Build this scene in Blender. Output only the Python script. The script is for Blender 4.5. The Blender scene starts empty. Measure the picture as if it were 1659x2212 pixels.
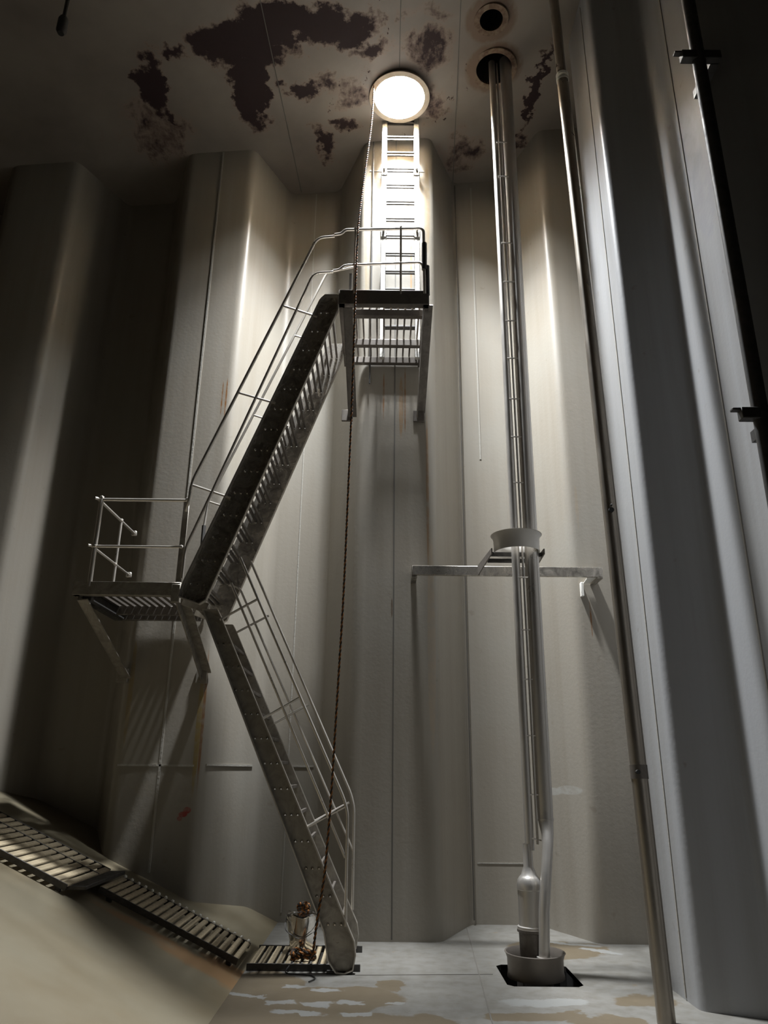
import bpy, bmesh, math, random
from mathutils import Vector, Matrix
from mathutils.geometry import delaunay_2d_cdt

random.seed(7)
sc = bpy.context.scene
COL = sc.collection
PI = math.pi

# ------------------------------------------------------------------ camera
pitch, roll = math.radians(19.25), math.radians(0.6)
fwd = Vector((0, math.cos(pitch), math.sin(pitch)))
r0 = Vector((1, 0, 0)); u0 = r0.cross(fwd)
right = math.cos(roll) * r0 + math.sin(roll) * u0
up = right.cross(fwd)
cam_data = bpy.data.cameras.new('camera')
cam_data.sensor_fit = 'VERTICAL'; cam_data.sensor_height = 24.0
cam_data.lens = 1600.0 / 2212.0 * 24.0
cam_data.clip_start = 0.05
cam = bpy.data.objects.new('camera', cam_data); COL.objects.link(cam)
M = Matrix((right, up, -fwd)).transposed().to_4x4(); M.translation = Vector((0, 0, 1.6))
cam.matrix_world = M
sc.camera = cam

# ------------------------------------------------------------------ world, daylight through the hatch, exposure
HX, HY, HR = 0.15, 7.56, 0.365          # access hatch centre and radius
world = bpy.data.worlds.new('sky'); sc.world = world
world.use_nodes = True
bg = world.node_tree.nodes['Background']
bg.inputs['Color'].default_value = (0.93, 0.97, 1.0, 1)
bg.inputs['Strength'].default_value = 6.0
sky_l = bpy.data.lights.new('hatch_sky', 'AREA')          # open sky filling the hatch
sky_l.shape = 'DISK'; sky_l.size = 0.66; sky_l.energy = 3100.0; sky_l.color = (0.92, 0.96, 1.0)
sky_o = bpy.data.objects.new('hatch_sky', sky_l); COL.objects.link(sky_o)
sky_o.location = (HX, HY, 10.80)
sun = bpy.data.lights.new('hatch_daylight', 'POINT')      # sunlit rim of the opening
sun.shadow_soft_size = 0.10; sun.energy = 1350.0; sun.color = (0.94, 0.97, 1.0)
sun_o = bpy.data.objects.new('hatch_daylight', sun); COL.objects.link(sun_o)
sun_o.location = (HX, HY - 0.04, 10.50)
sc.view_settings.view_transform = 'Standard'
sc.view_settings.look = 'None'
sc.view_settings.gamma = 1.0
sc.view_settings.use_curve_mapping = False
sc.view_settings.exposure = 0.0
sc.cycles.use_denoising = True
sc.cycles.max_bounces = 8
sc.cycles.diffuse_bounces = 4
sc.cycles.glossy_bounces = 4
sc.cycles.sample_clamp_indirect = 6.0

# ------------------------------------------------------------------ node helpers and materials
class NT:
    def __init__(s, name):
        s.m = bpy.data.materials.new(name); s.m.use_nodes = True
        s.t = s.m.node_tree; s.n = s.t.nodes; s.l = s.t.links
        s.b = s.n['Principled BSDF']
        s.tc = s.n.new('ShaderNodeTexCoord').outputs['Object']
    def set(s, sock, v):
        if hasattr(v, 'is_output') or isinstance(v, bpy.types.NodeSocket): s.l.new(v, sock)
        else: sock.default_value = v
    def math(s, op, a, b=0.0, c=None, clamp=False):
        n = s.n.new('ShaderNodeMath'); n.operation = op; n.use_clamp = clamp
        s.set(n.inputs[0], a); s.set(n.inputs[1], b)
        if c is not None: s.set(n.inputs[2], c)
        return n.outputs[0]
    def mapping(s, scale, loc=(0, 0, 0), src=None):
        n = s.n.new('ShaderNodeMapping'); s.l.new(src or s.tc, n.inputs[0])
        n.inputs['Scale'].default_value = scale; n.inputs['Location'].default_value = loc
        return n.outputs[0]
    def noise(s, scale, detail=4, rough=0.55, vec=None, dist=0.0):
        n = s.n.new('ShaderNodeTexNoise'); s.l.new(vec or s.tc, n.inputs['Vector'])
        n.inputs['Scale'].default_value = scale; n.inputs['Detail'].default_value = detail
        n.inputs['Roughness'].default_value = rough; n.inputs['Distortion'].default_value = dist
        return n.outputs['Fac']
    def ramp(s, f, a, b, lo=0.0, hi=1.0):
        n = s.n.new('ShaderNodeMapRange'); n.clamp = True
        s.set(n.inputs['Value'], f)
        n.inputs['From Min'].default_value = a; n.inputs['From Max'].default_value = b
        n.inputs['To Min'].default_value = lo; n.inputs['To Max'].default_value = hi
        return n.outputs[0]
    def mix(s, f, a, b):
        n = s.n.new('ShaderNodeMix'); n.data_type = 'RGBA'
        s.set(n.inputs['Factor'], f)
        for sk, v in ((n.inputs[6], a), (n.inputs[7], b)):
            if isinstance(v, (tuple, list)): sk.default_value = (*v[:3], 1)
            else: s.l.new(v, sk)
        return n.outputs[2]
    def xyz(s, src=None):
        n = s.n.new('ShaderNodeSeparateXYZ'); s.l.new(src or s.tc, n.inputs[0]); return n.outputs
    def dist2(s, cx, cy, rx, ry, x, y, rot=0.0):
        """1 inside an ellipse falling to 0 at its edge"""
        dx = s.math('SUBTRACT', x, cx); dy = s.math('SUBTRACT', y, cy)
        if rot:
            c, q = math.cos(rot), math.sin(rot)
            ex = s.math('ADD', s.math('MULTIPLY', dx, c), s.math('MULTIPLY', dy, q))
            ey = s.math('SUBTRACT', s.math('MULTIPLY', dy, c), s.math('MULTIPLY', dx, q))
            dx, dy = ex, ey
        dx = s.math('MULTIPLY', dx, 1 / rx); dy = s.math('MULTIPLY', dy, 1 / ry)
        d = s.math('ADD', s.math('MULTIPLY', dx, dx), s.math('MULTIPLY', dy, dy))
        return s.math('SUBTRACT', 1.0, d, clamp=True)
    def bump(s, h, strength, dist=0.01):
        n = s.n.new('ShaderNodeBump'); n.inputs['Strength'].default_value = strength
        n.inputs['Distance'].default_value = dist; s.l.new(h, n.inputs['Height'])
        s.l.new(n.outputs[0], s.b.inputs['Normal'])

WHITE = (0.285, 0.258, 0.215)
def paint_wall(name, stains=(), ax=0, base=WHITE, tint=(0.25, 0.222, 0.18), dull=(0.275, 0.26, 0.225)):
    k = NT(name)
    st = k.noise(1.0, 5, 0.6, k.mapping((5.0, 5.0, 0.18)))
    big = k.noise(0.7, 3)
    c = k.mix(k.ramp(st, 0.42, 0.72), base, tint)
    c = k.mix(k.ramp(big, 0.45, 0.7, 0, 0.55), c, dull)
    spots = k.noise(7.0, 3, 0.5)
    c = k.mix(k.ramp(spots, 0.70, 0.78, 0, 0.5), c, (0.19, 0.16, 0.125))
    o = k.xyz()
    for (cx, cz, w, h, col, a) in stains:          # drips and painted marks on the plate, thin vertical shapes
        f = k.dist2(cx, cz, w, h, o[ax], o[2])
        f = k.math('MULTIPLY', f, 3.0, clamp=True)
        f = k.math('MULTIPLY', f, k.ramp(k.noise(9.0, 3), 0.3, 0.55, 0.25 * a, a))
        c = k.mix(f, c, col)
    k.l.new(c, k.b.inputs['Base Color'])
    k.l.new(k.ramp(big, 0.3, 0.7, 0.34, 0.5), k.b.inputs['Roughness'])
    k.b.inputs['Specular IOR Level'].default_value = 0.45
    k.bump(k.noise(26.0, 3), 0.06, 0.02)
    return k.m
RUSTY = (0.20, 0.085, 0.02)
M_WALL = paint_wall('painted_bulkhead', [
    (-0.02, 6.05, 0.012, 0.35, RUSTY, .8), (0.25, 6.0, 0.012, 0.5, RUSTY, .8), (0.20, 5.9, 0.03, 0.45, (0.28, .17, .08), .7),
    (0.33, 8.6, 0.018, 1.3, (0.40, .20, .06), .8), (0.52, 4.8, 0.018, 1.1, (0.24, .13, .05), .6),
    (-2.0, 6.0, 0.012, 0.3, RUSTY, .9), (-2.05, 6.0, 0.010, 0.25, RUSTY, .9), (-1.98, 2.0, 0.03, 0.7, (0.28, .20, .06), .8), (-1.94, 2.1, 0.015, 0.8, RUSTY, .8),
    (-2.76, 2.4, 0.03, 0.6, (0.28, .20, .08), .6), (-2.02, 1.19, 0.045, 0.035, (0.30, 0.035, 0.03), .95), (-2.06, 1.15, 0.05, 0.03, (0.30, 0.035, 0.03), .95), (-2.09, 1.11, 0.03, 0.025, (0.30, 0.035, 0.03), .95),
    (0.10, 3.35, 0.012, 0.12, (.12, .08, .05), .8), (2.36, 3.25, 0.01, 0.22, RUSTY, .9), (2.30, 4.6, .02, .3, (.3, .24, .17), .5),
    (1.05, 7.2, 0.012, 0.25, RUSTY, .8), (-2.45, 1.4, 0.16, 0.09, (0.28, .25, .2), .6), (0.55, 3.0, 0.05, 1.3, (0.32, .26, .19), .7),
    (2.05, 1.42, 0.10, 0.05, (0.36, .35, .32), .8), (1.9, 1.40, 0.12, 0.045, (0.36, .35, .32), .8), (0.1, 8.9, .22, .09, (.5, .42, .30), .7), (.2, 8.45, .25, .12, (.22, .165, .10), .6), (.15, 9.2, .42, 1.0, (.15, .11, .06), .85), (-.25, 8.6, .05, 1.4, (.24, .19, .11), .6), (.55, 9.0, .05, .8, (.25, .19, .11), .7)])  # wide tan stain near the hatch coloured darker to hold back glare
M_WALLR = paint_wall('daylight_tinted_bulkhead', [(4.98, 3.52, .05, .17, (.5, .5, .5), .8), (5.35, 7.0, .25, .6, (.42, .43, .46), .7), (5.2, 6.4, .2, .5, (.27, .27, .29), .7)], 1, (0.33, 0.33, 0.335), (0.275, 0.27, 0.262), (0.30, 0.30, 0.298))  # paler and bluer than the back wall: daylight put into the paint
k = NT('weld_bead')
k.b.inputs['Base Color'].default_value = (0.36, 0.34, 0.30, 1); k.b.inputs['Roughness'].default_value = 0.4
k.bump(k.noise(40, 2), 0.4, 0.01); M_WELD = k.m
k = NT('dull_seam'); k.b.inputs['Base Color'].default_value = (.11, .10, .085, 1); k.b.inputs['Roughness'].default_value = .7; M_CSEAM = k.m

# ceiling paint with rust
k = NT('rusty_ceiling_paint')
o = k.xyz()
wx = k.math('SUBTRACT', k.noise(2.6, 6, .62), .5); wy = k.math('SUBTRACT', k.noise(2.6, 6, .62, k.mapping((1, 1, 1), (7.3, 2.1, 0))), .5)
x = k.math('ADD', o[0], k.math('MULTIPLY', wx, .95)); y = k.math('ADD', o[1], k.math('MULTIPLY', wy, .85))
tot = None
for (cx, cy, rx, ry, rot, w) in [
    (-1.8, 6.72, .75, .42, .25, 1.35), (-1.2, 6.45, .85, .36, .05, 1.35), (-.6, 6.6, .65, .34, -.15, 1.1), (-.2, 6.9, .45, .22, -.3, .75),
    (-1.82, 7.4, .32, .70, .1, 1.3), (-3.02, 7.2, .26, .5, .05, 1.1), (-2.7, 6.72, .3, .14, .3, .8), (-2.98, 7.7, .12, .4, 0, .75),
    (-1.15, 7.35, .30, .22, .2, .95), (-.85, 7.3, .25, .25, .5, .7), (-.95, 8.3, .22, .42, -.2, .95), (-.6, 8.0, .35, .18, .4, .8), (-.5, 7.5, .4, .35, 0, .62),
    (.5, 6.95, .5, .4, .2, .68), (.62, 7.7, .35, .45, 0, .66), (.45, 6.4, .5, .2, .2, .6), (2.0, 7.6, .10, 1.0, .1, .95), (1.95, 8.5, .3, .2, 0, .8), (1.1, 8.6, .5, .6, 0, .58), (-3.2, 8.0, .7, .9, 0, .55)]:
    f = k.math('MULTIPLY', k.dist2(cx, cy, rx, ry, x, y, rot), w)
    tot = f if tot is None else k.math('MAXIMUM', tot, f)
n1 = k.noise(3.2, 7, 0.68, dist=.4); n2 = k.noise(13.0, 4, 0.65, k.mapping((1.0, .45, 1), src=None))
mask = k.math('ADD', k.math('MULTIPLY', tot, .62), k.math('ADD', k.math('MULTIPLY', n1, .55), k.math('MULTIPLY', n2, .38)))
sp = k.noise(11.0, 4, .7, k.mapping((1.0, .5, 1), (1.7, 4.2, 0)), .3)
sp = k.math('MULTIPLY', k.ramp(sp, .54, .66), k.ramp(k.math('MULTIPLY', k.dist2(.05, 7.25, 1.7, 1.5, o[0], o[1]), k.ramp(k.noise(1.9, 3), .38, .58)), .10, .55))
mask = k.math('MAXIMUM', mask, k.math('MULTIPLY', sp, .90))
rust = k.ramp(mask, 0.72, 0.90)
halo = k.ramp(mask, 0.62, 0.80, 0, .55)
rings = None                                   # rust halo round the three pipe sockets
x, y = o[0], o[1]
for (cx, cy, r) in ((1.25, 6.57, .34), (1.38, 7.25, .40)):
    f = k.dist2(cx, cy, r, r, x, y); f = k.ramp(k.math('MULTIPLY', f, k.ramp(n2, .3, .6, .5, 1.6)), .02, .35, 0, .8)
    rings = f if rings is None else k.math('MAXIMUM', rings, f)
c = k.mix(k.ramp(k.noise(1.1, 4), .35, .7), (0.25, 0.215, 0.18), (0.185, 0.155, 0.128))
c = k.mix(halo, c, (0.26, 0.17, 0.12)); c = k.mix(rings, c, (0.16, 0.095, 0.055)); c = k.mix(rust, c, (0.024, 0.011, 0.011))
k.l.new(c, k.b.inputs['Base Color'])
k.l.new(k.ramp(rust, 0, 1, .5, .9), k.b.inputs['Roughness'])
k.bump(mask, .15, .02); M_CEIL = k.m

# floor paint: grey white with tan worn areas and rectangular touch-up patches
k = NT('patchy_floor_paint')
o = k.xyz()
wx = k.math('SUBTRACT', k.noise(3.0, 5, .6), .5); wy = k.math('SUBTRACT', k.noise(3.0, 5, .6, k.mapping((1, 1, 1), (3.3, 8.1, 0))), .5)
x = k.math('ADD', o[0], k.math('MULTIPLY', wx, .42)); y = k.math('ADD', o[1], k.math('MULTIPLY', wy, .36))
n1 = k.noise(1.6, 5, .6); n2 = k.noise(9, 4, .6)
tan = None
for (cx, cy, rx, ry, rot, w) in [(-.5, 6.35, .75, .42, .1, 1.6), (.12, 6.75, .14, .22, 0, 1.2), (1.1, 6.0, .45, .12, .1, 1.3), (1.55, 5.9, .3, .2, .1, 1.2), (1.7, 8.1, .5, .5, -.4, 1.0), (2.0, 6.4, .3, .2, 0, .9), (-.95, 6.7, .4, .5, 0, 1.2), (-1.0, 6.1, .45, .6, 0, 1.4), (-.3, 5.8, .9, .25, 0, 1.2), (.35, 5.75, .25, .3, 0, 1.0)]:
    f = k.math('MULTIPLY', k.dist2(cx, cy, rx, ry, x, y, rot), w)
    tan = f if tan is None else k.math('MAXIMUM', tan, f)
tan = k.ramp(k.math('ADD', tan, k.math('MULTIPLY', k.math('SUBTRACT', n1, .5), 1.2)), .25, .40)
c = k.mix(k.ramp(n2, .4, .7), (0.165, 0.158, 0.142), (0.125, 0.116, 0.098))
c = k.mix(k.math('MULTIPLY', tan, .85), c, (0.105, 0.078, 0.043))
pat = None
for (cx, cy, hx, hy, rot) in [(-.74, 6.28, .13, .05, .1), (-.43, 6.23, .12, .055, -.1), (-.2, 6.30, .11, .05, .15), (-.68, 6.72, .10, .05, -.1), (-.42, 6.62, .11, .05, .1), (-.55, 6.02, .2, .05, .02), (-.18, 6.0, .12, .045, 0), (.12, 6.3, .06, .05, 0), (1.85, 8.35, .30, .05, -.5), (2.1, 8.0, .22, .045, -.5), (1.2, 6.35, .3, .1, .1), (-1.0, 6.45, .16, .03, -.5), (.9, 5.7, .2, .06, 0)]:
    dx = k.math('SUBTRACT', x, cx); dy = k.math('SUBTRACT', y, cy); cc, q = math.cos(rot), math.sin(rot)
    ex = k.math('ABSOLUTE', k.math('ADD', k.math('MULTIPLY', dx, cc), k.math('MULTIPLY', dy, q)))
    ey = k.math('ABSOLUTE', k.math('SUBTRACT', k.math('MULTIPLY', dy, cc), k.math('MULTIPLY', dx, q)))
    f = k.math('MAXIMUM', k.math('MULTIPLY', ex, 1 / hx), k.math('MULTIPLY', ey, 1 / hy))
    f = k.ramp(k.math('ADD', f, k.math('MULTIPLY', k.math('SUBTRACT', n2, .5), .5)), .85, 1.0, 1, 0)
    pat = f if pat is None else k.math('MAXIMUM', pat, f)
c = k.mix(k.math('MULTIPLY', pat, .9), c, (0.21, 0.21, 0.198))
c = k.mix(k.ramp(k.noise(5.5, 4, .6), .66, .74, 0, .7), c, (0.16, 0.12, 0.07))
k.l.new(c, k.b.inputs['Base Color'])
k.b.inputs['Roughness'].default_value = .45; k.bump(n2, .05, .02); M_FLOOR = k.m

# sloping hopper plate, beige, rust at the foot of the walkway
k = NT('beige_hopper_paint')
o = k.xyz(); x, y = o[0], o[1]
n1 = k.noise(1.3, 4); n2 = k.noise(6, 5, .6)
c = k.mix(k.ramp(n1, .4, .65), (0.185, 0.158, 0.105), (0.155, 0.123, 0.072))
r = None
for (cx, cy, rx, ry) in [(-1.45, 6.78, .5, .24), (-1.05, 6.72, .3, .26), (-2.0, 6.9, .5, .12), (-1.25, 7.0, .3, .2), (-3.3, 6.0, .3, .3)]:
    f = k.dist2(cx, cy, rx, ry, x, y); r = f if r is None else k.math('MAXIMUM', r, f)
r = k.ramp(k.math('ADD', r, k.math('MULTIPLY', k.math('SUBTRACT', n2, .5), 1.3)), .25, .75, 0, .75)
c = k.mix(r, c, (0.24, 0.125, 0.045))
k.l.new(c, k.b.inputs['Base Color']); k.b.inputs['Roughness'].default_value = .5; M_HOP = k.m

def steel(name, col, rough, mottle=.25, metal=.9, scale=9.0, warp=1.6):
    k = NT(name)
    sw = k.noise(scale, 5, .6, dist=warp)
    c = k.mix(k.ramp(sw, .35, .7), col, tuple(v * (1 - mottle * 1.3) for v in col))
    k.l.new(c, k.b.inputs['Base Color'])
    k.b.inputs['Metallic'].default_value = metal
    k.l.new(k.ramp(sw, .3, .7, rough - .09, rough + .14), k.b.inputs['Roughness'])
    if mottle > .2: k.bump(sw, .03, .01)
    return k.m
M_SST = steel('mottled_stainless', (.62, .57, .50), .27, .5, .8, 7.0)
M_RAIL = steel('stainless_tube', (.60, .56, .50), .32, .06, .7, 2.0, 0)
M_PIPE = steel('pipe_stainless', (.55, .52, .48), .36, .05, .75, 2.0, 0)
M_DARK = steel('dark_steel', (.10, .095, .09), .5, .2, .6)
M_GRATE = steel('grating_steel', (.16, .14, .12), .45, .2, .4)
M_SLAT = steel('lit_slat', (.50, .41, .27), .42, .25, .15, 12)  # beige base stands in for hatch light reflecting off the steel slats
M_BAR = steel('bright_bar', (.34, .31, .27), .38, .15, .8)
M_GUIDE = steel('guide_satin', (.62, .59, .54), .45, .06, .25, 3.0, 0)
M_BELL = steel('bell_satin', (.24, .21, .18), .42, .1, .5, 3.0, 0)
M_TIN = steel('crumpled_bright_metal', (.75, .73, .70), .12, .1, 1.0, 16)
k = NT('silhouette_rung'); k.l.new(k.mix(k.ramp(k.noise(30, 3), .4, .6), (.012, .009, .006), (.022, .015, .009)), k.b.inputs['Base Color']); k.b.inputs['Roughness'].default_value = .6; M_RUNG = k.m  # near-black base paints in the silhouette of the shaded undersides
M_PLATE = steel('lit_steel_plate', (.40, .365, .31), .36, .3, .45, 7.0)  # paler copy of the stair steel, brighter light on lower parts put in
M_DPIPE = steel('weathered_pipe', (.36, .32, .27), .33, .12, .85, 2.0, 0)
M_WHITE = steel('white_paint', (.80, .78, .72), .4, .05, 0, 5, 0)
M_STILE = steel('worn_painted_steel', (.62, .60, .55), .45, .5, .25, 14)
k = NT('black_rubber_and_shade'); k.b.inputs['Base Color'].default_value = (.015, .014, .013, 1); k.b.inputs['Roughness'].default_value = .6; M_BLACK = k.m
k = NT('orange_yarn'); k.l.new(k.mix(k.ramp(k.noise(60, 3), .35, .65), (.28, .105, .017), (.18, .062, .010)), k.b.inputs['Base Color']); k.b.inputs['Roughness'].default_value = .8; M_ORANGE = k.m
k = NT('black_yarn'); k.l.new(k.mix(k.noise(60, 3), (.02, .017, .014), (.04, .03, .02)), k.b.inputs['Base Color']); k.b.inputs['Roughness'].default_value = .8; M_BYARN = k.m
k = NT('coaming_white'); k.l.new(k.mix(k.ramp(k.noise(8, 3), .4, .7), (.50, .42, .31), (.40, .31, .21)), k.b.inputs['Base Color']); k.b.inputs['Roughness'].default_value = .5; M_COAM = k.m
k = NT('socket_rust'); k.l.new(k.mix(k.ramp(k.noise(14, 4), .4, .6), (.10, .055, .03), (.20, .14, .09)), k.b.inputs['Base Color']); k.b.inputs['Roughness'].default_value = .7; M_SOCK = k.m

# ------------------------------------------------------------------ geometry helpers
class MB:
    def __init__(s): s.bm = bmesh.new()
    def face(s, pts):
        return s.bm.faces.new([s.bm.verts.new(p) for p in pts])
    def hexa(s, c, bevel=0):
        """c: 8 corners, bottom ring then top ring"""
        v = [s.bm.verts.new(p) for p in c]
        fs = [s.bm.faces.new([v[i] for i in q]) for q in ((3, 2, 1, 0), (4, 5, 6, 7), (0, 1, 5, 4), (1, 2, 6, 5), (2, 3, 7, 6), (3, 0, 4, 7))]
        if bevel:
            es = list({e for f in fs for e in f.edges})
            bmesh.ops.bevel(s.bm, geom=es, offset=bevel, segments=1, affect='EDGES')
        return s
    def box(s, x0, x1, y0, y1, z0, z1, bevel=0):
        return s.hexa([(x0, y0, z0), (x1, y0, z0), (x1, y1, z0), (x0, y1, z0), (x0, y0, z1), (x1, y0, z1), (x1, y1, z1), (x0, y1, z1)], bevel)
    def bar(s, p0, p1, w, h, upv=(0, 0, 1), bevel=0):
        p0, p1 = Vector(p0), Vector(p1); d = (p1 - p0).normalized(); u = Vector(upv)
        sd = d.cross(u).normalized(); u = sd.cross(d).normalized()
        a, b = sd * (w / 2), u * (h / 2)
        return s.hexa([p0 - a - b, p0 + a - b, p1 + a - b, p1 - a - b, p0 - a + b, p0 + a + b, p1 + a + b, p1 - a + b], bevel)
    def angle(s, p0, p1, w, t, upv, flip=1):
        """L profile: one flange across, one along upv"""
        p0, p1 = Vector(p0), Vector(p1); d = (p1 - p0).normalized(); u = Vector(upv)
        sd = d.cross(u).normalized() * flip; u = sd.cross(d).normalized() * flip
        s.bar(p0, p1, w, t, u)
        o_ = sd * (w / 2 - t / 2) + u * (w / 2)
        return s.bar(p0 + o_, p1 + o_, t, w, u)
    def prism(s, poly, y0, y1):
        """polygon in x,z extruded along y"""
        a = [s.bm.verts.new((p[0], y0, p[1])) for p in poly]; b = [s.bm.verts.new((p[0], y1, p[1])) for p in poly]
        s.bm.faces.new(a); s.bm.faces.new(b[::-1]); n = len(poly)
        for i in range(n): s.bm.faces.new([a[i], b[i], b[(i + 1) % n], a[(i + 1) % n]])
        return s
    def tube(s, pts, r, n=10, bend=0, cap=True, radii=None):
        P = fillet(pts, bend) if bend else [Vector(p) for p in pts]
        rings = []; t0 = (P[1] - P[0]).normalized()
        ref = Vector((0, 0, 1)) if abs(t0.z) < .9 else Vector((1, 0, 0))
        nrm = t0.cross(ref).normalized()
        for i, p in enumerate(P):
            t = (P[min(i + 1, len(P) - 1)] - P[max(i - 1, 0)]).normalized()
            nrm = (nrm - t * nrm.dot(t)).normalized(); bi = t.cross(nrm)
            rr = radii[i] if radii else r
            rings.append([s.bm.verts.new(p + (nrm * math.cos(2 * PI * j / n) + bi * math.sin(2 * PI * j / n)) * rr) for j in range(n)])
        for a, b in zip(rings, rings[1:]):
            for j in range(n): s.bm.faces.new([a[j], a[(j + 1) % n], b[(j + 1) % n], b[j]])
        if cap: s.bm.faces.new(rings[0][::-1]); s.bm.faces.new(rings[-1])
        return s
    def lathe(s, prof, cx, cy, n=32, closed=False):
        """prof: list of (radius, z)"""
        rings = [[s.bm.verts.new((cx + r * math.cos(2 * PI * j / n), cy + r * math.sin(2 * PI * j / n), z)) for j in range(n)] if r > 1e-6 else [s.bm.verts.new((cx, cy, z))] for r, z in prof]
        pr = list(zip(rings, rings[1:])) + ([(rings[-1], rings[0])] if closed else [])
        for a, b in pr:
            for j in range(n):
                k2 = (j + 1) % n
                if len(a) == 1 and len(b) == 1: continue
                if len(a) == 1: s.bm.faces.new([a[0], b[k2], b[j]])
                elif len(b) == 1: s.bm.faces.new([a[j], a[k2], b[0]])
                else: s.bm.faces.new([a[j], a[k2], b[k2], b[j]])
        return s
    def ball(s, p, r, seg=8):
        m = Matrix.Translation(p) @ Matrix.Diagonal((r, r, r, 1))
        bmesh.ops.create_icosphere(s.bm, subdivisions=1, radius=1, matrix=m); return s
    def build(s, name, mat, parent=None, origin=None, smooth=True):
        wl = wloc(parent); og = Vector(origin) if origin is not None else wl
        bmesh.ops.translate(s.bm, verts=s.bm.verts, vec=-og)
        bmesh.ops.recalc_face_normals(s.bm, faces=s.bm.faces)
        me = bpy.data.meshes.new(name); s.bm.to_mesh(me); s.bm.free()
        if smooth:
            me.polygons.foreach_set('use_smooth', [True] * len(me.polygons)); me.set_sharp_from_angle(angle=math.radians(38))
        me.materials.append(mat)
        ob = bpy.data.objects.new(name, me); COL.objects.link(ob)
        ob.location = og - wl
        if parent: ob.parent = parent
        return ob
def wloc(o):
    v = Vector((0, 0, 0))
    while o: v = v + o.location; o = o.parent
    return v
def fillet(pts, r, n=5):
    P = [Vector(p) for p in pts]; out = [P[0]]
    for i in range(1, len(P) - 1):
        a, b, c = P[i - 1], P[i], P[i + 1]
        d1, d2 = (a - b), (c - b); q = min(r, d1.length * .45, d2.length * .45)
        s_, e_ = b + d1.normalized() * q, b + d2.normalized() * q
        for j in range(n + 1):
            t = j / n; out.append(s_ * (1 - t) ** 2 + b * 2 * t * (1 - t) + e_ * t * t)
    out.append(P[-1]); return out
def thing(name, label, cat, loc, group=None):
    o = bpy.data.objects.new(name, None); COL.objects.link(o); o.location = loc; o.empty_display_size = .1
    o['label'] = label; o['category'] = cat
    if group: o['group'] = group
    return o
def tag(o, label, cat, group=None):
    o['label'] = label; o['category'] = cat
    if group: o['group'] = group
    return o
def struct(o, label=None):
    o['kind'] = 'structure'
    if label: o['label'] = label
    return o
def again(o, off, parent=None):
    """another piece like o, mesh data shared, shifted by off"""
    c = o.copy(); COL.objects.link(c); c.location = o.location + Vector(off); c.parent = parent or o.parent
    return c
def empty_part(name, parent, loc=(0, 0, 0)):
    o = bpy.data.objects.new(name, None); COL.objects.link(o); o.parent = parent; o.location = loc; o.empty_display_size = .05; return o

# ------------------------------------------------------------------ the tank shell
def zc(x): return 10.18 + 0.10 * x              # cambered tank top
def zh(x): return max(0.0, 0.437 * (-1.13 - x)) # hopper slope

def corrugation(plan, name, mat, bend=.10, cut=None):
    P = fillet([(p[0], p[1], 0) for p in plan], bend, 6)
    mb = MB(); zs = [-.05, 2.0, 4.0, 6.0, 8.0, None]
    grid = [[mb.bm.verts.new((p.x, p.y, zc(p.x) + .015 if z is None else z)) for z in zs] for p in P]
    for a, b in zip(grid, grid[1:]):
        for i in range(len(zs) - 1): mb.bm.faces.new([a[i], b[i], b[i + 1], a[i + 1]])
    # plate thickness at the back
    return mb.build(name, mat), P
back_plan = [(-9.0, 9.25), (-8.24, 9.25), (-7.82, 8.32), (-6.90, 8.32), (-6.48, 9.25), (-5.74, 9.25), (-5.32, 8.32), (-4.4, 8.32), (-3.98, 9.25), (-3.26, 9.25), (-2.84, 8.32), (-1.90, 8.32), (-1.48, 9.25), (-.74, 9.25),
             (-.32, 8.32), (.61, 8.32), (1.02, 9.25), (1.76, 9.25), (2.18, 8.32), (2.95, 8.32)]
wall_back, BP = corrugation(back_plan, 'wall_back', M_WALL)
struct(wall_back)
right_plan = [(2.77, 8.42), (2.77, 7.20), (2.30, 7.00), (2.30, 6.16), (2.77, 5.95), (2.77, 4.30), (2.30, 4.09), (6.0, 2.42), (6.0, -12.0)]
wall_right, RP = corrugation(right_plan, 'wall_right', M_WALLR, .06)
struct(wall_right)
wf = MB(); wf.box(-9.0, 6.0, -12.05, -12.0, -.05, 10.72); struct(wf.build('wall_front', M_WALLR))
wl = MB()                                         # sloping hopper plate and the ship-side wall above it
wl.prism([(-1.13, .001), (-9.0, zh(-9.0)), (-9.0, 9.27), (-9.06, 9.27), (-9.06, -.06), (-1.13, -.06)], -12.0, 9.3)
struct(wl.build('wall_left', M_HOP, smooth=False))

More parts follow.
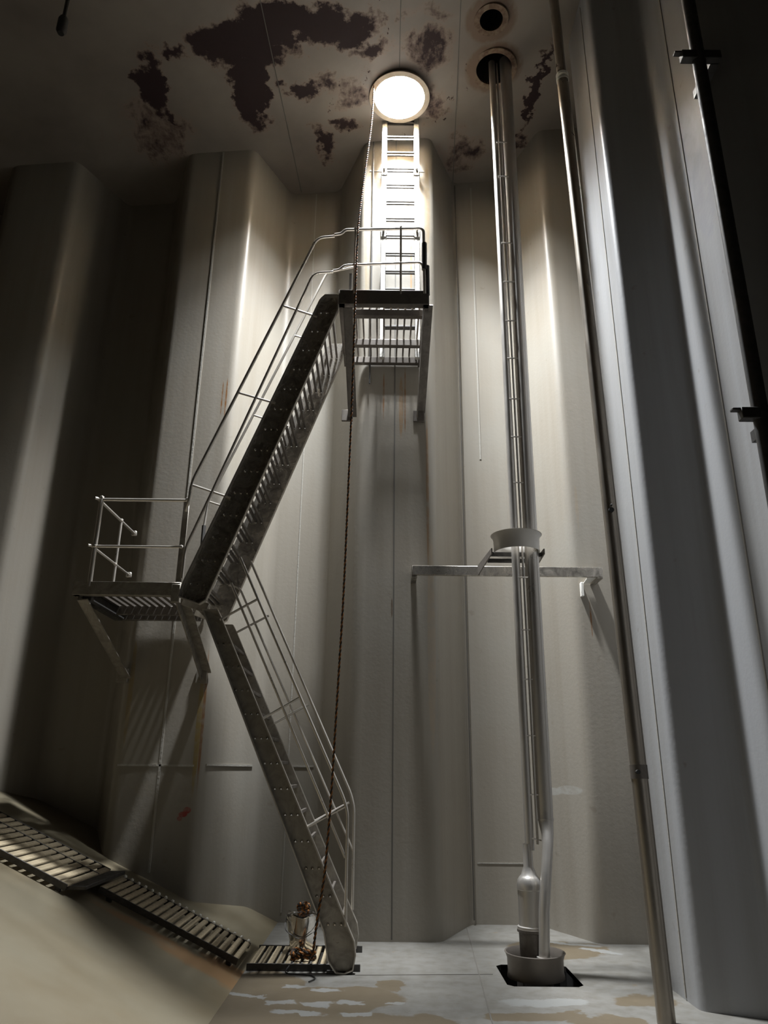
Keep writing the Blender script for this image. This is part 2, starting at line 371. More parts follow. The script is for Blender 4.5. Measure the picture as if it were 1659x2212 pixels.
def plate(name, mat, x0, x1, y0, y1, holes, zf, thick):
    pts = [(x0, y0), (x1, y0), (x1, y1), (x0, y1)]; edges = [(0, 1), (1, 2), (2, 3), (3, 0)]
    for kind, a in holes:
        b = len(pts)
        if kind == 'c':
            cx, cy, r = a; n = 40; hp = [(cx + r * math.cos(2 * PI * j / n), cy + r * math.sin(2 * PI * j / n)) for j in range(n)]
        else:
            hp = a; n = len(hp)
        pts += hp; edges += [(b + j, b + (j + 1) % n) for j in range(n)]
    V, E_, F, *_ = delaunay_2d_cdt([Vector(p) for p in pts], edges, [], 0, 1e-5)
    def inside(c):
        for kind, a in holes:
            if kind == 'c':
                if (c.x - a[0]) ** 2 + (c.y - a[1]) ** 2 < (a[2] * .995) ** 2: return True
            elif min(p[0] for p in a) < c.x < max(p[0] for p in a) and min(p[1] for p in a) < c.y < max(p[1] for p in a): return True
        return False
    mb = MB(); lo = [mb.bm.verts.new((v.x, v.y, zf(v.x))) for v in V]
    fs = []
    for f in F:
        c = sum((V[i] for i in f), Vector((0, 0))) / len(f)
        if not inside(c): fs.append(mb.bm.faces.new([lo[i] for i in f]))
    g = bmesh.ops.extrude_face_region(mb.bm, geom=fs)
    bmesh.ops.translate(mb.bm, verts=[e for e in g['geom'] if isinstance(e, bmesh.types.BMVert)], vec=(0, 0, thick))
    return mb.build(name, mat, smooth=False)
S1 = (1.25, 6.57, .145); S2 = (1.38, 7.25, .235)
ceiling = struct(plate('ceiling', M_CEIL, -9.1, 6.1, -12.1, 9.35, [('c', (HX, HY, HR)), ('c', S1), ('c', S2)], zc, .03))
SX0, SX1, SY0, SY1 = 1.02, 1.63, 6.76, 7.46
q = .05
sump = [(SX0 + q, SY0), (SX1 - q, SY0), (SX1, SY0 + q), (SX1, SY1 - q), (SX1 - q, SY1), (SX0 + q, SY1), (SX0, SY1 - q), (SX0, SY0 + q)]
floor = struct(plate('floor', M_FLOOR, -1.14, 6.1, -12.1, 9.35, [('p', sump)], lambda x: 0.0, -.04))

# weld seams: parts of the plates they join
def seam(parent, pts, w=.022, h=.012, nrm=(0, -1, 0), mat=None):
    mb = MB()
    for a, b in zip(pts, pts[1:]): mb.bar(a, b, w, h, nrm)
    return mb.build('weld_seam', mat or M_WELD, parent)
seam(wall_back, [(-2.35, 8.318, .6), (-2.35, 8.318, 9.93)])
seam(wall_back, [(.12, 8.318, .02), (.12, 8.318, 10.18)], .014, .008, (0, -1, 0), M_CSEAM)
seam(wall_back, [(-1.10, 9.248, .1), (-1.10, 9.248, 10.05)], .014, .008)
seam(wall_back, [(1.30, 9.248, 5.6), (1.30, 9.248, 10.2)])
seam(wall_back, [(1.045, 9.20, .05), (1.045, 9.20, 10.2)], .012, .012, (-.9, -.4, 0), M_CSEAM)
for a, b, z in ((-2.80, -1.99, 1.63), (-.25, .52, 9.62)): seam(wall_back, [(a, 8.318, z), (b, 8.318, z)], .02)
seam(wall_back, [(-1.87, 8.37, 1.64), (-1.51, 9.17, 1.64)], .02, .012, (.91, -.41, 0)); seam(wall_back, [(-1.40, 9.248, 1.64), (-.80, 9.248, 1.64)], .02)
seam(wall_back, [(1.1, 9.248, .62), (1.7, 9.248, .62)], .012, .006)
seam(wall_right, [(2.298, 6.42, .02), (2.298, 6.42, 10.3)], .016, .01, (-1, 0, 0))
seam(wall_right, [(2.768, 5.43, .02), (2.768, 5.43, 10.3)], .016, .012, (-1, 0, 0))
for (xa, ya), (xb, yb) in (((.12, 3.0), (.14, 7.15)), ((.66, 3.0), (1.02, 9.2)), ((-1.62, 4), (-1.33, 9.2))):
    seam(ceiling, [(xa, ya, zc(xa) - .002), (xb, yb, zc(xb) - .002)], .010, .010, (0, 0, 1), M_CSEAM)
seam(floor, [(.72, 5.0, .0), (.95, 9.2, .0)], .010, .004, (0, 0, 1), M_CSEAM)
seam(floor, [(-.2, 7.05, .0), (.95, 7.12, .0)], .012, .006, (0, 0, 1), M_CSEAM)
# sump pit below the pump: four walls and a bottom
mb = MB()
for a, b in zip(sump, sump[1:] + sump[:1]): mb.face([(a[0], a[1], 0), (b[0], b[1], 0), (b[0], b[1], -.45), (a[0], a[1], -.45)])
mb.face([(p[0], p[1], -.45) for p in sump]); pit = mb.build('sump_pit', M_BLACK, floor, smooth=False)  # black colour paints in the shade down in the pit

# ------------------------------------------------------------------ access hatch and deck sockets in the tank top
h = thing('access_hatch', 'round white access hatch in the tank top glowing with daylight, above the ladder', 'hatch', (HX, HY, zc(HX)))
z0 = zc(HX)
MB().lathe([(HR + .005, z0 - .05), (HR + .005, z0 + .72), (HR - .03, z0 + .72), (HR - .03, z0 - .05)], HX, HY, 48, True).build('coaming', M_COAM, h)
MB().lathe([(HR + .04, z0 - .065), (HR + .04, z0 - .05), (HR - .03, z0 - .05), (HR - .03, z0 - .065)], HX, HY, 48, True).build('rim', M_COAM, h)
for (cx, cy, r), rin, lab in ((S1, .145, 'empty round pipe socket in the ceiling with a rusty collar'), (S2, .235, 'round rusty socket in the ceiling that the two pump pipes pass through')):
    t = thing('deck_socket', lab, 'pipe socket', (cx, cy, zc(cx)))
    z = zc(cx)
    MB().lathe([(r, z - .02), (r, z + .6), (0, z + .6)], cx, cy, 32).build('trunk', M_BLACK, t)  # inside coloured black to paint in the shade of the recess
    MB().lathe([(r + .07, z - .004), (r + .065, z - .022), (r - .004, z - .022), (r - .004, z - .004)], cx, cy, 40, True).build('collar', M_SOCK, t)

# ------------------------------------------------------------------ vertical ladder below the hatch
LX0, LX1, LY = -.045, .395, 8.0
lad = thing('vertical_ladder', 'vertical steel ladder rising from upper platform to the bright hatch', 'ladder', ((LX0 + LX1) / 2, LY, 6.65))
for x0 in (LX0, LX1):
    st = MB()
    st.box(x0 - .034, x0 + .034, LY - .03, LY + .03, 6.40, 10.5, .006)
    so = st.build('stile', M_STILE, lad)
    for zj in (8.29, 9.31):
        jp = MB().box(x0 - .042, x0 + .042, LY - .04, LY + .04, zj - .10, zj + .10, .012)
        jp.build('joint', M_STILE, so)
        MB().ball((x0, LY - .05, zj), .022).build('bolt', M_SST, so)
rg = MB()
for dy in (-.028, .022): rg.box(LX0 + .03, LX1 - .03, LY + dy - .012, LY + dy + .012, -.012, .012, .004)
zr = 6.84
rung0 = rg.build('rung', M_RUNG, lad, origin=(0, 0, 0)); rung0.location = Vector((0, 0, zr)) - wloc(lad)
for i in range(1, 13): again(rung0, (0, 0, .277 * i))
for zb in (7.95, 9.6):
    for x0 in (LX0, LX1): MB().box(x0 - .02, x0 + .02, LY + .03, 8.325, zb - .02, zb + .02, .004).build('wall_bracket', M_DARK, lad)
t = tag(MB().tube([(-.20, 8.27, 6.2), (-.20, 8.27, 10.1)], .011, 8).build('conduit', M_DARK), 'thin dark vertical rod on the bulkhead left of the ladder', 'rod')

# ------------------------------------------------------------------ upper platform
PX0, PX1, PY0, PY1, PZ = -.52, .47, 6.96, 8.31, 6.64
up_ = thing('upper_platform', 'upper steel grating platform with guard rail under the ladder foot', 'platform', ((PX0 + PX1) / 2, 7.6, PZ))
def channel_x(x0, x1, y, z0, z1, dirn):
    m = MB(); m.box(x0, x1, y - .006, y + .006, z0, z1, .003)
    for z in (z0, z1 - .012): m.box(x0, x1, min(y, y + .07 * dirn), max(y, y + .07 * dirn), z, z + .012)
    return m
channel_x(PX0, PX1, PY0, PZ - .18, PZ, 1).build('front_beam', M_GRATE, up_)
for y in (7.24, 7.86, 8.27): MB().box(PX0 + .05, PX1 - .05, y - .035, y + .035, PZ - .16, PZ - .075, .004).build('cross_beam', M_GRATE, up_)
for x, s in ((PX0, 1), (PX1, -1)):
    m = MB(); m.box(x - .006, x + .006, PY0, PY1, PZ - .18, PZ, .003); m.box(min(x, x + .06 * s), max(x, x + .06 * s), PY0, PY1, PZ - .18, PZ - .168)
    m.build('side_beam', M_GRATE, up_)
gb = MB(); gb.box(-.010, .010, PY0 + .06, PY1 - .03, -.038, 0)
nb = 11
g0 = gb.build('grating_bar', M_GRATE, up_, origin=(0, 0, 0)); g0.location = Vector((PX0 + .09, 0, PZ - .01)) - wloc(up_)
for i in range(1, nb): again(g0, (i * (PX1 - PX0 - .18) / (nb - 1), 0, 0))
for x, s in ((PX0 + .05, 1), (PX1 - .05, -1)):
    MB().angle((x, PY0 + .04, PZ - .18), (x + .02 * s, 8.31, PZ - .86), .10, .012, (1, 0, 0), s).build('brace', M_GRATE, up_)
    MB().box(x - .07, x + .07, 8.29, 8.325, PZ - .95, PZ - .80, .004).build('foot_pad', M_GRATE, up_)
RY = PY0 - .0
MB().tube([(-.60, RY, 7.385), (-.52, RY, 7.40), (-.48, RY, 7.455), (-.36, RY, 7.46), (.42, RY, 7.49), (.425, RY, 6.60)], .017, 10, .06).build('top_rail', M_RAIL, up_)
MB().tube([(-.60, RY, 6.895), (-.53, RY, 6.905), (-.48, RY, 6.965), (-.36, RY, 6.975), (.40, RY, 7.02), (.43, RY, 6.85), (.43, RY, 6.6)], .015, 10, .06).build('middle_rail', M_RAIL, up_)
for x, zt in ((-.36, 7.47), (.16, 7.49)):
    MB().tube([(x, RY, PZ - .05), (x, RY, zt)], .012, 8).ball((x, RY - .004, zt + .012), .018).build('post', M_RAIL, up_)
s_ = MB().tube([(.425, RY, 6.92), (.428, RY, 7.28)], .029, 12).build('sleeve', M_BLACK, up_); s_['label'] = 'black rubber sleeve on the end post'
s_ = MB().tube([(.455, RY + .02, 6.6), (.455, RY + .02, 6.98)], .03, 10).build('sleeve', M_BLACK, up_)
MB().box(-.43, -.40, RY + .25, RY + .28, 6.6, 7.05).build('post', M_DARK, up_)

# ------------------------------------------------------------------ stair flights
def offset_pt(p, d, k_): return (p[0] + d[0] * k_, p[1] + d[1] * k_)
def stairs(t, outline, tA, tB, dxw, yf, yr, ntread, wide, mat):
    """outline: stringer polygon in x,z; tA, tB: centre of the lowest and highest tread"""
    n = len(outline)
    for y, s in ((yf, -1), (yr, 1)):
        m = MB(); m.prism(outline, y - .006, y + .006)
        so = m.build('stringer', mat, t)
        fl = MB(); cx = sum(p[0] for p in outline) / n; cz = sum(p[1] for p in outline) / n
        for a, b in zip(outline, outline[1:] + outline[:1]):
            L = math.hypot(b[0] - a[0], b[1] - a[1])
            if L < .05: continue
            fl.bar((a[0], y + s * .03, a[1]), (b[0], y + s * .03, b[1]), .060, .010, (-(b[1] - a[1]), 0, b[0] - a[0]))
        fl.build('flange', M_RAIL, so)
        bo = MB()
        for i in range(ntread):
            f = i / (ntread - 1); x = tA[0] + (tB[0] - tA[0]) * f; z = tA[1] + (tB[1] - tA[1]) * f
            for dx in (-dxw, 0, dxw): bo.ball((x + dx, y + s * .010, z - .01), .015); bo.ball((x + dx, y - s * .010, z - .01), .013)
        b_ = bo.build('bolt_heads', M_TIN, so); b_['kind'] = 'stuff'
    first = None
    for i in range(ntread):
        f = i / (ntread - 1); x = tA[0] + (tB[0] - tA[0]) * f; z = tA[1] + (tB[1] - tA[1]) * f
        if first is None:
            e = empty_part('tread', t, Vector((x, 0, z)) - wloc(t)); first = e
            for dx in (-dxw, 0, dxw):
                m = MB(); m.box(dx - wide, dx + wide, yf + .006, yr - .006, -.016, .016, .003)
                bx = m.build('tread_bar', M_GRATE, e, origin=(0, 0, 0)); bx.location = (0, 0, 0)
        else:
            e = first.copy(); COL.objects.link(e); e.location = Vector((x, 0, z)) - wloc(t)
            for ch in first.children:
                c = ch.copy(); COL.objects.link(c); c.parent = e
    return t

us = thing('stair_flight', 'upper steep steel stair flight climbing right to the upper platform', 'stairs', (-1.85, 7.37, 3.2))
UO = [(-1.965, 3.16), (-1.93, 3.30), (-.735, 6.52), (-.68, 6.585), (-.535, 6.585), (-.535, 6.40), (-.555, 6.34), (-1.70, 3.13), (-1.76, 3.09)]
stairs(us, UO, (-1.80, 3.30), (-.66, 6.39), .062, 7.03, 7.98, 14, .013, M_SST)
yf, yr = 6.985, 8.01
MB().tube([(-.60, yf, 7.385), (-.80, yf, 7.36), (-1.95, yf, 4.33), (-1.955, yf, 4.15), (-2.0, 7.05, 4.05)], .016, 10, .09).build('hand_rail', M_RAIL, us)
MB().tube([(-.60, yf, 6.895), (-.82, yf, 6.88), (-1.74, yf, 4.22), (-1.965, 7.05, 3.66), (-1.975, 7.08, 3.36)], .014, 10, .09).build('middle_rail', M_RAIL, us)
MB().tube([(-.42, yr, 7.75), (-.77, yr, 7.66), (-2.02, yr, 4.50), (-2.045, yr, 4.19)], .015, 10, .09).build('hand_rail', M_RAIL, us)
MB().tube([(-2.045, yr, 4.21), (-2.035, yr, 3.25)], .024, 8).build('post', M_DARK, us)
for a, b in (((-1.16, 6.45), (-.76, 6.32)), ((-1.555, 5.36), (-1.16, 5.25)), ((-1.95, 4.31), (-1.55, 4.18))):
    MB().tube([(a[0], yf, a[1]), (b[0], yf + .02, b[1])], .013, 8).build('rail_post', M_RAIL, us)
for a, b in (((-1.145, 6.72), (-.74, 6.58)), ((-1.575, 5.61), (-1.15, 5.46)), ((-2.01, 4.50), (-1.57, 4.35))):
    MB().tube([(a[0], yr, a[1]), (b[0], yr - .02, b[1])], .012, 8).build('rail_post', M_RAIL, us)

ls = thing('stair_flight', 'lower steel stair flight from tank floor up to the middle platform', 'stairs', (-.35, 7.45, 0))
LO = [(-1.74, 3.05), (-1.60, 3.05), (-1.56, 2.98), (-.215, .24), (-.20, .14), (-.22, .03), (-.29, .005), (-.36, .01), (-.43, .1), (-.47, .31)]
stairs(ls, LO, (-.385, .37), (-1.52, 2.74), .056, 7.12, 7.85, 12, .012, M_PLATE)
for y in (7.12, 7.85): MB().box(-.44, -.22, y - .05, y + .05, 0, .014, .003).build('foot_plate', M_DARK, ls)
yf, yr = 7.085, 7.88
MB().tube([(-1.42, yf, 3.58), (-.335, yf, 1.37), (-.295, yf, 1.25), (-.29, yf, .35)], .014, 10, .08).build('hand_rail', M_RAIL, ls)
MB().tube([(-1.49, yf, 3.32), (-.305, yf, .88)], .012, 8).build('middle_rail', M_RAIL, ls)
MB().tube([(-1.46, yr, 3.76), (-.30, yr, 1.38), (-.265, yr, 1.25), (-.26, yr, .35)], .014, 10, .08).build('hand_rail', M_RAIL, ls)
MB().tube([(-1.68, yr, 3.49), (-1.56, yr, 3.46), (-.27, yr, .87)], .012, 8, .1).build('middle_rail', M_RAIL, ls)
for y in (yf, yr):
    for a, b in (((-1.575, 2.96), (-1.225, 3.16)), ((-1.11, 2.04), (-.76, 2.24)), ((-.66, 1.12), (-.315, 1.30))):
        MB().tube([(a[0], y + (.02 if y == yf else -.02), a[1]), (b[0], y, b[1])], .012, 8).build('rail_post', M_RAIL, ls)

# ------------------------------------------------------------------ middle platform
QX0, QX1, QY0, QY1, QZ = -3.05, -2.0, 7.14, 8.31, 3.335
mp = thing('middle_platform', 'middle steel grating platform with guard rail left of the stair turn', 'platform', (-2.52, 7.7, QZ))
channel_x(QX0, QX1, QY0, QZ - .135, QZ, 1).build('front_beam', M_PLATE, mp)
for y in (7.95, 8.26): MB().box(QX0 + .05, QX1 - .05, y - .03, y + .03, QZ - .17, QZ - .075, .004).build('cross_beam', M_GRATE, mp)
for x, s in ((QX0, 1), (QX1, -1)):
    m = MB(); m.box(x - .006, x + .006, QY0, QY1, QZ - .135, QZ, .003); m.box(min(x, x + .06 * s), max(x, x + .06 * s), QY0, QY1, QZ - .135, QZ - .123); m.build('side_beam', M_PLATE, mp)
MB().box(QX0 + .05, QX0 + .17, QY0 + .10, 8.2, QZ - .19, QZ - .075, .02).build('edge_girder', M_DARK, mp)
gb = MB(); gb.box(-.021, .021, QY0 + .06, QY1 - .03, -.075, 0)
g0 = gb.build('grating_bar', M_GRATE, mp, origin=(0, 0, 0)); g0.location = Vector((QX0 + .10, 0, QZ - .01)) - wloc(mp)
for i in range(1, 12): again(g0, (i * (QX1 - QX0 - .18) / 11, 0, 0))
for x, x2, s in ((QX0 + .05, -2.86, 1), (QX1 - .04, -1.99, -1)):
    MB().angle((x, QY0 + .05, QZ - .14), (x2, 8.31, QZ - .77), .10, .012, (1, 0, 0), s).build('brace', M_PLATE, mp)
    MB().box(x2 - .06, x2 + .06, 8.29, 8.325, QZ - .85, QZ - .70, .004).build('foot_pad', M_PLATE, mp)
MB().box(QX1 - .08, QX1 + .005, QY0 - .012, QY0 + .05, QZ - .20, QZ - .02, .004).build('corner_plate', M_PLATE, mp)
# link plates between platform and the two flights
for y in (7.22, 7.75): MB().bar((QX1 + .02, y, QZ - .16), (-1.73, y, QZ - .24), .02, .10, bevel=.003).build('link_plate', M_PLATE, mp)
MB().prism([(QX1 + .02, QZ - .12), (-1.74, QZ - .2), (-1.74, QZ - .34)], 7.30, 7.31).build('gusset', M_PLATE, mp)
ry = QY0 + .01
for z, r in ((QZ + .865, .017), (QZ + .365, .014)):
    nm = 'top_rail' if z > 4 else 'middle_rail'
    MB().tube([(-2.90, ry, z), (-2.02, ry, z)], r, 10).build(nm, M_RAIL, mp)
    MB().tube([(-2.95, ry - .05, z - .002), (-2.93, ry - .03, z), (-2.93, 8.31, z)], r * .9, 10, .02).build(nm, M_RAIL, mp)
MB().tube([(-2.90, ry, QZ - .05), (-2.90, ry, QZ + .87)], .022, 10).ball((-2.90, ry, QZ + .885), .026).ball((-2.90, ry - .014, QZ + .365), .024).build('post', M_RAIL, mp)
MB().tube([(-2.93, 7.85, QZ - .05), (-2.93, 7.85, QZ + .865)], .015, 10).ball((-2.93, 7.85, QZ + .875), .024).ball((-2.93, 7.84, QZ + .365), .022).build('post', M_RAIL, mp)
for z in (QZ + .865, QZ + .365): MB().box(-2.96, -2.90, 8.285, 8.318, z - .03, z + .03, .006).build('wall_pad', M_RAIL, mp)
MB().box(-2.055, -1.995, ry - .006, ry + .006, QZ - .1, QZ + .86, .003).build('flat_post', M_PLATE, mp)
for p, r in (((-2.02, ry, QZ + .875), .024), ((-2.03, ry - .01, QZ + .365), .022)): MB().ball(p, r).build('weld_knob', M_RAIL, mp)

# ------------------------------------------------------------------ inclined grating walkway on the hopper slope
def walkway(label, xs0, xs1, y0, y1, rails, step, hgt=.085):
    xm = (xs0 + xs1) / 2
    t = thing('grating_walkway', label, 'walkway', (xm, (y0 + y1) / 2, zh(xm)), 'inclined grating walkway on the hopper')
    for y in rails:
        MB().bar((xs0, y, zh(xs0) + hgt - .022), (xs1, y, zh(xs1) + hgt - .022), .014, .05, bevel=.002).build('side_rail', M_DARK, t)
    n = int((xs1 - xs0) / step); hw = step * .31
    sl = -.437
    b = MB(); b.hexa([(-hw, y0, -.014 - sl * -hw * -1), (hw, y0, -.014 + sl * hw), (hw, y1, -.014 + sl * hw), (-hw, y1, -.014 - sl * hw), (-hw, y0, -sl * hw), (hw, y0, sl * hw), (hw, y1, sl * hw), (-hw, y1, -sl * hw)], .002)
    b0 = b.build('slat', M_SLAT, t, origin=(0, 0, 0))
    for i in range(n + 1):
        x = xs0 + .02 + (xs1 - xs0 - .04) * i / n
        if i == 0: b0.location = Vector((x, 0, zh(x) + hgt)) - wloc(t); base = x; bz = zh(x)
        else: again(b0, (x - base, 0, zh(x) - bz))
    for x in (xs0 + .08, xs1 - .08):
        for y in (y0 + .03, y1 - .03): MB().box(x - .02, x + .02, y - .02, y + .02, zh(x) - .01, zh(x) + hgt - .02).build('support_foot', M_DARK, t)
    return t
w1 = walkway('lower narrower half of the grating walkway on the beige hopper slope', -2.40, -1.18, 7.06, 7.66, (7.055, 7.665), .066)
w2 = walkway('upper wider half of the grating walkway at the left frame edge', -4.6, -2.54, 6.68, 7.68, (6.675, 7.38, 7.685), .082)
cl = MB()
for i in range(19):
    x = -2.38 + i * .066; cl.ball((x, 7.665, zh(x) + .095), .018)
c_ = cl.build('bar_end_glints', M_WHITE, w1); c_['kind'] = 'stuff'  # white balls paint in the sparkle of light on the bar ends
MB().box(-2.56, -2.39, 6.70, 7.68, zh(-2.5) + .06, zh(-2.5) + .09, .004).build('step_plate', M_DARK, w1)
fg = thing('floor_grating', 'flat floor grating at the foot of the lower stairs beside the bucket', 'grating', (-.66, 7.5, 0))
for y in (7.16, 7.86): MB().box(-1.12, -.16, y - .008, y + .008, .0, .055, .002).build('side_rail', M_DARK, fg)
b = MB(); b.box(-.022, .022, 7.168, 7.852, .03, .048, .002)
b0 = b.build('slat', M_SLAT, fg, origin=(0, 0, 0)); b0.location = Vector((-1.08, 0, 0)) - wloc(fg)
for i in range(1, 9): again(b0, (i * .075, 0, 0))

# ------------------------------------------------------------------ twisted rope from the hatch to the floor, bucket, coils
def helix(path, r_off, r, phase, pitch, n=5, step=.0075):
    P = [Vector(p) for p in path]; L = [0.0]
    for a, b in zip(P, P[1:]): L.append(L[-1] + (b - a).length)
    tot = L[-1]; N = int(tot / step); out = []; j = 0
    for i in range(N + 1):
        d = tot * i / N
        while j < len(P) - 2 and L[j + 1] < d: j += 1
        f = (d - L[j]) / (L[j + 1] - L[j]); p = P[j].lerp(P[j + 1], f); t = (P[j + 1] - P[j]).normalized()
        ref = Vector((1, 0, 0)) if abs(t.x) < .8 else Vector((0, 0, 1))
        u = t.cross(ref).normalized(); v = t.cross(u)
        a = phase + 2 * PI * d / pitch; out.append(p + (u * math.cos(a) + v * math.sin(a)) * r_off)
    return MB().tube(out, r, n)
rp = fillet([(-.19, 7.40, 10.5), (-.20, 7.36, 9.6), (-.30, 7.08, 8.1), (-.335, 6.928, 7.44), (-.34, 6.90, 6.5), (-.345, 6.90, 5.2), (-.375, 6.93, 3.2), (-.41, 6.95, 2.2), (-.44, 6.96, 1.3), (-.475, 6.98, .72), (-.53, 7.02, .40), (-.56, 7.10, .12), (-.58, 7.2, .075)], .4, 6)
rope = thing('rope', 'orange and black twisted rope hanging from the hatch past both platforms', 'rope', (-.56, 7.10, .07))
helix(rp, .0058, .0068, 0, .075).build('orange_strand', M_ORANGE, rope)
helix(rp, .0058, .0068, PI, .075).build('black_strand', M_BYARN, rope)
def coil(label, cx, cy, z, r, turns, hgt, seed, xs=1.0):
    rd = random.Random(seed); t = thing('rope_coil', label, 'rope', (cx, cy, z)); P = []
    for i in range(int(turns * 20) + 1):
        a = 2 * PI * i / 20; rr = r * (1 - .35 * rd.random() * (1 if i % 5 == 0 else .3)); f = i / (turns * 20)
        P.append((cx + rr * math.cos(a) * xs, cy + rr * math.sin(a), z + .012 + hgt * f + .012 * math.sin(a * 2.3 + seed)))
    helix(P, .0075, .009, 0, .07, 5, .01).build('orange_strand', M_ORANGE, t)
    helix(P, .0075, .009, PI, .07, 5, .01).build('black_strand', M_BYARN, t)
    return t
BX, BY = -.70, 7.62
coil('tangled coil of orange and black rope on the floor grating in front of bucket', -.66, 7.34, .052, .085, 4, .05, 3, 1.3)
coil('small bundle of orange and black rope standing on top of the bucket', BX, BY, .375, .055, 4, .05, 5)
bk = thing('bucket', 'shiny crumpled metal bucket at the foot of the lower stairs', 'bucket', (BX, BY, .048))
b = MB(); n = 28; rd = random.Random(4)
prof = [(.0, .055), (.105, .055), (.115, .07), (.122, .16), (.132, .26), (.142, .345), (.150, .352), (.146, .362), (.136, .35), (.126, .26), (.112, .08), (.0, .065)]
b.lathe(prof, BX, BY, n)
for v in b.bm.verts:
    d = Vector((v.co.x - BX, v.co.y - BY, 0))
    if d.length > .02:
        a = math.atan2(d.y, d.x); v.co += d * (.05 * math.sin(3 * a + v.co.z * 14) + .03 * math.sin(7 * a - v.co.z * 9)); 
        if v.co.z > .33: v.co.z += .012 * math.sin(5 * a)
b.build('body', M_TIN, bk)
MB().lathe([(.128, .352), (.0, .372)], BX, BY, 24).build('lid', M_TIN, bk)
MB().tube([(BX - .15, BY, .33), (BX - .16, BY - .1, .24), (BX, BY - .16, .17), (BX + .15, BY - .08, .25), (BX + .15, BY, .33)], .004, 6, .06).build('handle', M_DARK, bk)
tag(MB().tube([(-.74, 7.22, .06), (-.79, 7.04, .008), (-.66, 7.03, .008), (-.55, 7.00, .008), (-.51, 6.90, .008), (-.56, 6.80, .008)], .005, 6, .06).build('wire', M_BLACK), 'thin black wire end curling on the floor below the rope coil', 'wire')

# ------------------------------------------------------------------ cargo pump with two riser pipes
GX, GY = 1.315, 7.16
pu = thing('cargo_pump', 'stainless cargo pump with two tall riser pipes standing over black floor sump', 'pump', (GX, GY, 0))
LXp, RXp = 1.325, 1.495
MB().tube([(LXp - .005, GY, .95), (LXp + .02, 7.2, 10.35)], .041, 20).build('supply_pipe', M_PIPE, pu)
MB().tube([(1.387, GY - .03, 1.0), (1.405, 7.17, 10.3)], .011, 8).build('capillary_tube', M_PIPE, pu)
dp = [(1.365, 6.995, .14), (1.385, 6.995, .5), (1.452, 7.03, .98), (1.472, 7.10, 1.08), (1.475, GY, 1.2), (1.475, GY, 1.3), (1.525, 7.21, 10.4)]
MB().tube(dp, .05, 20, radii=[.046, .046, .046, .052, .068, .070, .074]).build('discharge_pipe', M_PIPE, pu)
MB().tube([(1.365, 6.995, .135), (1.365, 6.995, .158)], .062, 20).build('flange', M_PIPE, pu); MB().tube([(1.475, GY, 1.19), (1.475, GY, 1.21)], .072, 20).build('flange', M_PIPE, pu)
for z in (8.95, 8.42, 7.44, 6.9, 6.38, 5.9, 5.4, 4.95, 4.43, 3.42, 2.9, 2.43, 1.92, 1.41):
    x = 1.325 + .0022 * z
    MB().tube([(x, GY - .025, z), (x + .125, GY - .025, z)], .0075, 8).build('spacer', M_PIPE, pu)
MB().tube([(1.335, GY - .03, 1.05), (1.42, GY - .03, 1.03)], .008, 8).build('spacer', M_PIPE, pu)
HXp = 1.30
MB().lathe([(.041, 1.0), (.043, .82), (.055, .79), (.066, .755), (.082, .74), (.100, .715), (.108, .68), (.108, .64), (.104, .635), (.104, .36), (.118, .355), (.118, .335), (.0, .335)], HXp, GY, 36).build('pump_head', M_PIPE, pu)
MB().lathe([(.0, .336), (.132, .336), (.132, .315), (.118, .31), (.112, .02), (.15, -.02), (.15, -.44), (.0, -.44)], HXp + .01, GY, 36).build('lower_casing', M_GRATE, pu)
MB().lathe([(.255, .165), (.252, .17), (.235, .12), (.232, .03), (.238, .0), (.238, -.02), (.226, -.02), (.222, .03), (.225, .12), (.244, .168)], GX, GY - .02, 48, True).build('suction_bell', M_BELL, pu)
m = MB()
for a in (.6, 2.2, 3.8, 5.4): MB().bar((HXp + .1 * math.cos(a), GY + .1 * math.sin(a), .0), (GX + .23 * math.cos(a), GY - .02 + .23 * math.sin(a), .0), .012, .04).build('rib', M_DARK, pu)

gd = thing('pipe_guide', 'stainless cross beam with flared guide ring holding the two pump pipes', 'pipe support', (1.38, 8.0, 3.7))
MB().box(.32, 2.44, 7.99, 8.03, 3.655, 3.765, .005).box(.32, 2.44, 8.03, 8.08, 3.753, 3.765).build('beam', M_SST, gd)
for x in (.345, 2.41): MB().prism([(x - .03, 3.765), (x + .03, 3.765), (x + .03, 3.64), (x - .03, 3.64)], 8.0, 8.325).build('end_bracket', M_SST, gd)
m = MB(); m.hexa([(2.28, 8.03, 3.655), (2.44, 8.03, 3.655), (2.40, 8.3, 3.655), (2.3, 8.3, 3.655), (2.28, 8.03, 3.665), (2.44, 8.03, 3.665), (2.40, 8.3, 3.665), (2.3, 8.3, 3.665)])
m.box(2.26, 2.29, 8.26, 8.325, 3.5, 3.66, .003); m.build('corner_plate', M_WHITE, gd)
cxr = 1.345
MB().lathe([(.258, 3.87), (.252, 3.872), (.232, 3.83), (.228, 3.75), (.230, 3.69), (.225, 3.69), (.222, 3.75), (.225, 3.83), (.246, 3.868)], cxr, 7.19, 48, True).build('guide_ring', M_GUIDE, gd)
for s in (-1, 1):
    x = cxr + s * .262
    MB().hexa([(x - .006, 7.12, 3.66), (x + .006, 7.12, 3.66), (x + s * .03 + .006, 7.985, 3.655), (x + s * .03 - .006, 7.985, 3.655), (x - .006, 7.12, 3.715), (x + .006, 7.12, 3.715), (x + s * .03 + .006, 7.985, 3.765), (x + s * .03 - .006, 7.985, 3.765)]).build('bracket_arm', M_GRATE, gd)
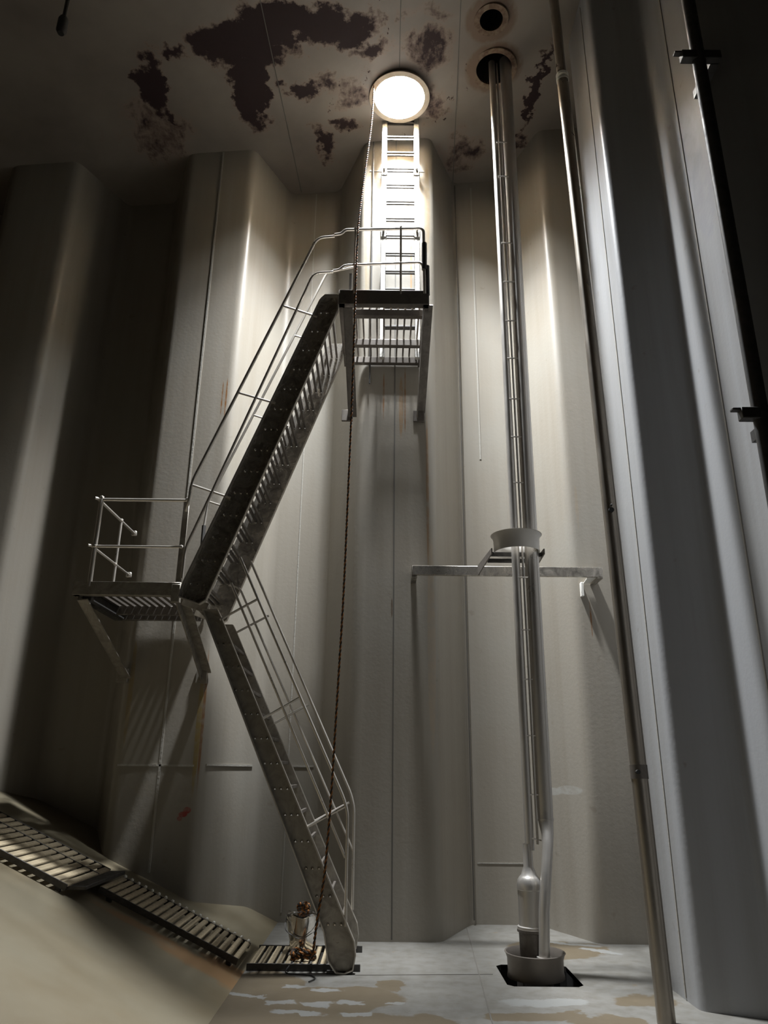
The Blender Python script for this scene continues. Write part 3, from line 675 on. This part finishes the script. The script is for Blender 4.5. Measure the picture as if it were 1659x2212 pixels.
for y in (7.22, 7.46): MB().box(cxr - .26, cxr + .26, y - .012, y + .012, 3.66, 3.70).build('cross_tie', M_DARK, gd)

# ------------------------------------------------------------------ pipes on the right
pr = thing('sounding_pipe', 'tall single steel pipe standing off the right bulkhead, running out at bottom', 'pipe', (1.95, 5.87, 0))
def pz(z): return (1.95, 5.87 + .0405 * z, z)
MB().tube([pz(.0), pz(8.93)], .062, 24).build('lower_pipe', M_DPIPE, pr)
MB().tube([pz(8.97), pz(10.36)], .055, 24).build('upper_pipe', M_DPIPE, pr)
for z in (8.90, 8.965): MB().tube([pz(z), pz(z + .035)], .068, 24).build('coupling_ring', M_WHITE, pr)
MB().tube([pz(1.56), pz(1.66)], .066, 24).build('drilled_band', M_GRATE, pr)
MB().tube([(1.925, 5.935 - .068, 1.61), (1.92, 5.935 - .04, 1.61)], .016, 12).build('drain_hole', M_BLACK, pr)
m = MB(); m.tube([(1.94, 6.02 - .075, 3.72), (1.94, 6.02 - .05, 3.72)], .022, 12); m.ball((1.94, 6.02 - .075, 3.76), .012); m.build('plug', M_BLACK, pr)
pb = thing('black_pipe', 'black vertical pipe close to the camera at far right edge', 'pipe', (2.16, 3.82, 0))
MB().tube([(2.155, 3.82, 0), (2.155, 3.82, 10.38)], .045, 20).build('pipe', M_DARK, pb)
for z in (3.56, 6.32):
    m = MB(); m.box(2.03, 2.30, 3.78, 3.84, z - .05, z + .02, .004); m.box(1.985, 2.06, 3.79, 3.83, z + .005, z + .02, .003); m.box(2.24, 2.3, 3.83, 4.12, z - .05, z + .02)
    m.build('bracket', M_DARK, pb)

hg = thing('hanging_fitting', 'small dark fitting hanging on a cable from the ceiling at upper left', 'fitting', (-3.62, 6.0, 9.3))
MB().tube([(-3.63, 6.0, 9.5), (-3.63, 6.0, zc(-3.63))], .022, 8).build('cable', M_BLACK, hg)
MB().lathe([(.0, 9.50), (.04, 9.50), (.055, 9.46), (.055, 9.30), (.035, 9.26), (.0, 9.26)], -3.63, 6.0, 20).build('body', M_BLACK, hg)
